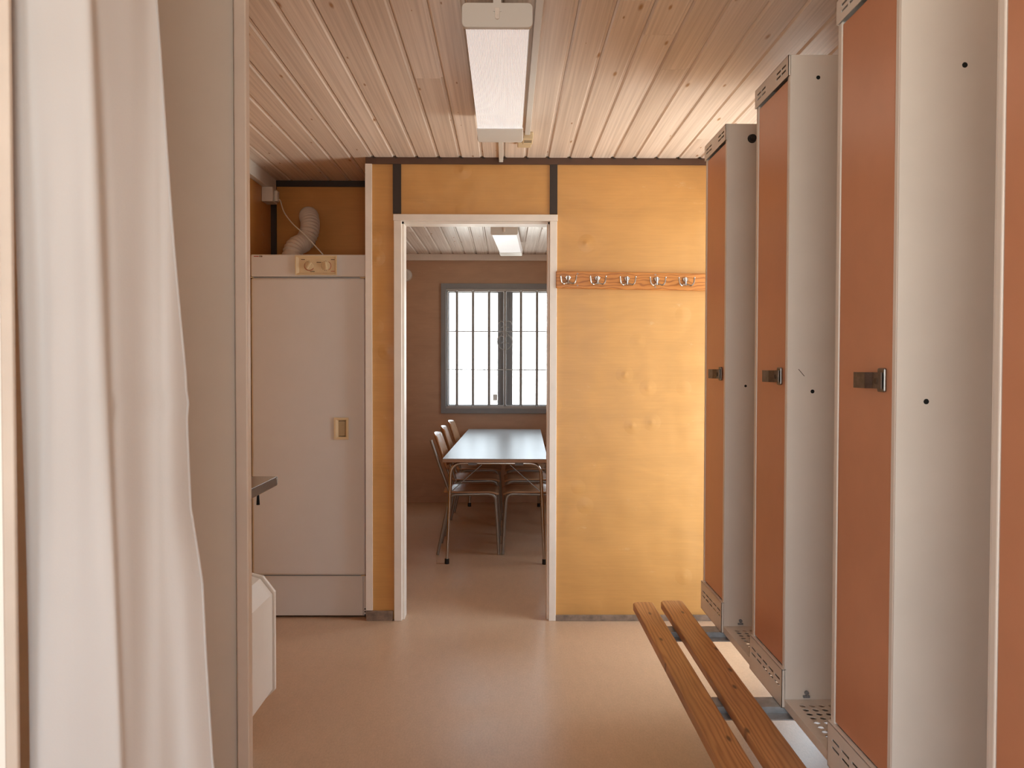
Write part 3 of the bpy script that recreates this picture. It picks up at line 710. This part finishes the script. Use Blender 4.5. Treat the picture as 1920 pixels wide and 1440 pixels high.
l1 = make_lamp('ceiling_lamp', 2.945, 1.205, .200, 'nearer ribbed ceiling lamp, between the curtain and the lockers, with a whitish cover')
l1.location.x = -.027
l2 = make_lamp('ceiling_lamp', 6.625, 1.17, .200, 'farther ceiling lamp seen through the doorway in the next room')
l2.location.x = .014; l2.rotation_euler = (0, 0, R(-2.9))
t = thing('junction_box', (.10, 3.9, ZC), 'small beige ceiling junction box with two dark slots beside the nearer lamp', 'junction box')
part('box_body', M['beige'], t, .074, .122, 3.775, 3.885, ZC-.030, ZC, bevel=.004)
MB().box(.052, .118, 3.885, 3.98, ZC-.020, ZC).build('box_lid', M['beige'], t, .004)
MB().box(.080, .116, 3.815, 3.822, ZC-.0308, ZC-.0295).box(.080, .116, 3.838, 3.845, ZC-.0308, ZC-.0295).build('slot', M['hole'], t)
o = MB().box(.083, .107, YR, 3.78, ZC-.015, ZC).build('cable_trunking', M['white'], None, .002)
tag(o, 'pale trunking on the ceiling right of the nearer lamp, ending at the beige junction box', 'trunking')

# ------------------------------------------------------------------ far room: table
t = thing('dining_table', (0, 0, 0), 'long grey-white laminate table with chromed tube legs seen through the doorway', 'table')
TLn, TWd, TH = 2.50, .684, .72
part('table_top', M['laminate'], t, -TWd/2, TWd/2, -TLn/2, TLn/2, TH-.003, TH, bevel=.001)
part('top_edge', M['edge'], t, -TWd/2, TWd/2, -TLn/2, TLn/2, TH-.024, TH-.003, bevel=.001)
for yy in (-1.105, 1.13):
    p = fillet([(-.325, yy, .02), (-.298, yy, .675), (.298, yy, .675), (.325, yy, .02)], .075, 8)
    lg = MB().tube(p, .011, 12).build('leg_frame', M['chrome'], t, smooth=True)
    for s_ in (-1, 1):
        MB().cyl((s_*.326, yy, 0), .0155, .034, 'z', 14).build('foot_cap', M['rubber'], lg, smooth=True)
        MB().box(s_*.155-.028, s_*.155+.028, yy-.014, yy+.02, .662, .697).build('clamp_plate', M['frame'], lg)
        MB().tube([(s_*.085, yy+.012, .672), (s_*.312, yy+.012, .47)], .003, 6).build('brace', M['latch'], lg)
t.location = (-.042, 6.575, 0); t.rotation_euler = (0, 0, R(-1.3))
# chairs
def make_chair():
    t = thing('dining_chair', (0, 0, 0), '', 'chair', 'tube chairs around the table')
    r = .0108
    for s_ in (-1, 1):
        y = s_*.185
        MB().tube(fillet([(-.217, y, .003), (-.130, y, .424), (.185, y, .430), (.2, y*.96, .22), (.211, y*.95, .003)], .05, 7), r, 10).build('side_frame', M['tube'], t, smooth=True)
        MB().tube([(-.128, y, .425), (-.200, y, .62), (-.262, y, .805)], r, 10).build('back_post', M['tube'], t, smooth=True)
    for x_, z_ in ((-.14, .418), (.15, .421)): MB().tube([(x_, -.185, z_), (x_, .185, z_)], .008, 8).build('stretcher', M['tube'], t, smooth=True)
    # seat: dished ply with rounded front
    nx, ny = 12, 10; g = []
    for i in range(nx+1):
        for j in range(ny+1):
            u = i/nx; v = j/ny*2-1; x = -.175+.385*u; hw = .195-.03*max(0, u-.85)**1*4-.02*(1 if u < .04 else 0)
            z = .447-.012*(1-v*v)*math.sin(math.pi*min(1, u*1.1))-.020*max(0, (u-.8)/.2)**2
            g.append((x, v*hw, z))
    fs = [(i*(ny+1)+j, (i+1)*(ny+1)+j, (i+1)*(ny+1)+j+1, i*(ny+1)+j+1) for i in range(nx) for j in range(ny)]
    o = MB().add(g, fs).build('seat', M['chairply'], t, smooth=True); sd = o.modifiers.new('thick', 'SOLIDIFY'); sd.thickness = .010; sd.offset = -1
    g = []; nz = 10; ny = 12
    for i in range(nz+1):
        for j in range(ny+1):
            u = i/nz; v = j/ny*2-1; z0 = .60+.245*u
            hw = .195-(.025*(max(0, u-.8)/.2)**2)-(.02*(max(0, .15-u)/.15)**2)
            x = -.176-.085*u+.030*(0)-.028*(1-v*v)+.018
            g.append((x+.014, v*hw, z0-.012*v*v*(u > .9)))
    fs = [(i*(ny+1)+j, (i+1)*(ny+1)+j, (i+1)*(ny+1)+j+1, i*(ny+1)+j+1) for i in range(nz) for j in range(ny)]
    o = MB().add(g, fs).build('backrest', M['chairply'], t, smooth=True); sd = o.modifiers.new('thick', 'SOLIDIFY'); sd.thickness = .011; sd.offset = 0
    return t
ch = make_chair()
spots = [(-.260, 5.915, 0, 'plywood and tube chair on the left of the table, nearest of the three'),
         (-.262, 6.555, 2, 'plywood and tube chair on the left of the table, middle of the three'),
         (-.250, 7.200, -1, 'plywood and tube chair on the left of the table, closest to the window'),
         (.190, 5.915, 180, 'plywood and tube chair right of the table, nearest, half hidden by the door frame'),
         (.195, 6.555, 181, 'plywood and tube chair right of the table, middle of its row'),
         (.205, 7.200, 179, 'plywood and tube chair right of the table, closest to the window')]
for i, (x, y, a, lab) in enumerate(spots):
    c = ch if i == 0 else copy_tree(ch)
    c.location = (x, y, 0); c.rotation_euler = (0, 0, R(a)); c['label'] = lab
t = thing('wall_vent', (-.965, YF-.02, 2.19), 'round white vent on the far wall left of the barred window', 'vent')
MB().cyl((-.965, YF-.030, 2.19), .055, .030, 'y', 24, .062).build('vent_rim', M['white'], t, .003, smooth=True)
MB().cyl((-.965, YF-.042, 2.19), .036, .014, 'y', 20, .044).build('vent_disc', M['white'], t, .002, smooth=True)

# ------------------------------------------------------------------ curtain
ctl = [(33, 52, .798), (48, 70, .794), (100, 140, .786), (150, 198, .778), (174, 224, .779), (187, 239, .790), (202, 257, .798), (228, 292, .812), (262, 345, .826), (298, 396, .845)]
zt_, zb_ = 1.704, .911
redge = [(0, 298), (.24, 324), (.49, 350), (.54, 351), (.66, 357), (.76, 377), (.85, 383), (1, 395)]
def interp(tb, t):
    if t <= tb[0][0]: a, b = tb[0], tb[1]
    elif t >= tb[-1][0]: a, b = tb[-2], tb[-1]
    else:
        i = max(j for j in range(len(tb)-1) if tb[j][0] <= t); a, b = tb[i], tb[i+1]
    return a[1]+(b[1]-a[1])*(t-a[0])/(b[0]-a[0])
NZ, NU = 150, 96; g = []
for i in range(NZ+1):
    z = .03+(2.33-.03)*i/NZ; tt = (zt_-z)/(zt_-zb_); t2 = max(-.6, min(1.6, tt))
    row = [Vector((a+(b-a)*t2, yy, 0)) for a, b, yy in ctl]
    row[-1].x = interp(redge, t2) if 0 <= t2 <= 1 else row[-1].x
    cv = crom(row, 12)
    for j in range(NU+1):
        p = cv[round(j*(len(cv)-1)/NU)]
        yy = p.y+.006*mnoise.noise(Vector((p.x*.02, z*2.2, 3.1)))*(1 if j < NU*.5 else 1.7)
        if j > NU*.55: yy += .006*math.exp(-((z-1.284)/.008)**2)
        g.append(((p.x-949)/1543*p.y, yy, z))
fs = [(i*(NU+1)+j, i*(NU+1)+j+1, (i+1)*(NU+1)+j+1, (i+1)*(NU+1)+j) for i in range(NZ) for j in range(NU)]
t = thing('curtain', (-.45, .85, 0), 'pale translucent curtain hanging in soft folds at the left edge', 'curtain')
MB().add(g, fs).build('cloth', M['cloth'], t, smooth=True)
hem = [Vector(g[i*(NU+1)+NU]) for i in range(NZ+1)]
MB().tube(hem, .0011, 5).build('hem', M['cloth'], t, smooth=True)
ro = MB().tube([(-.437, .86, 2.35), (-.30, .86, 2.35), (-.28, .95, 2.35), (-.28, YC, 2.35)], .009, 10).build('curtain_rod', M['white'], None, smooth=True)
tag(ro, 'white rod above the picture that carries the pale curtain', 'curtain rod')
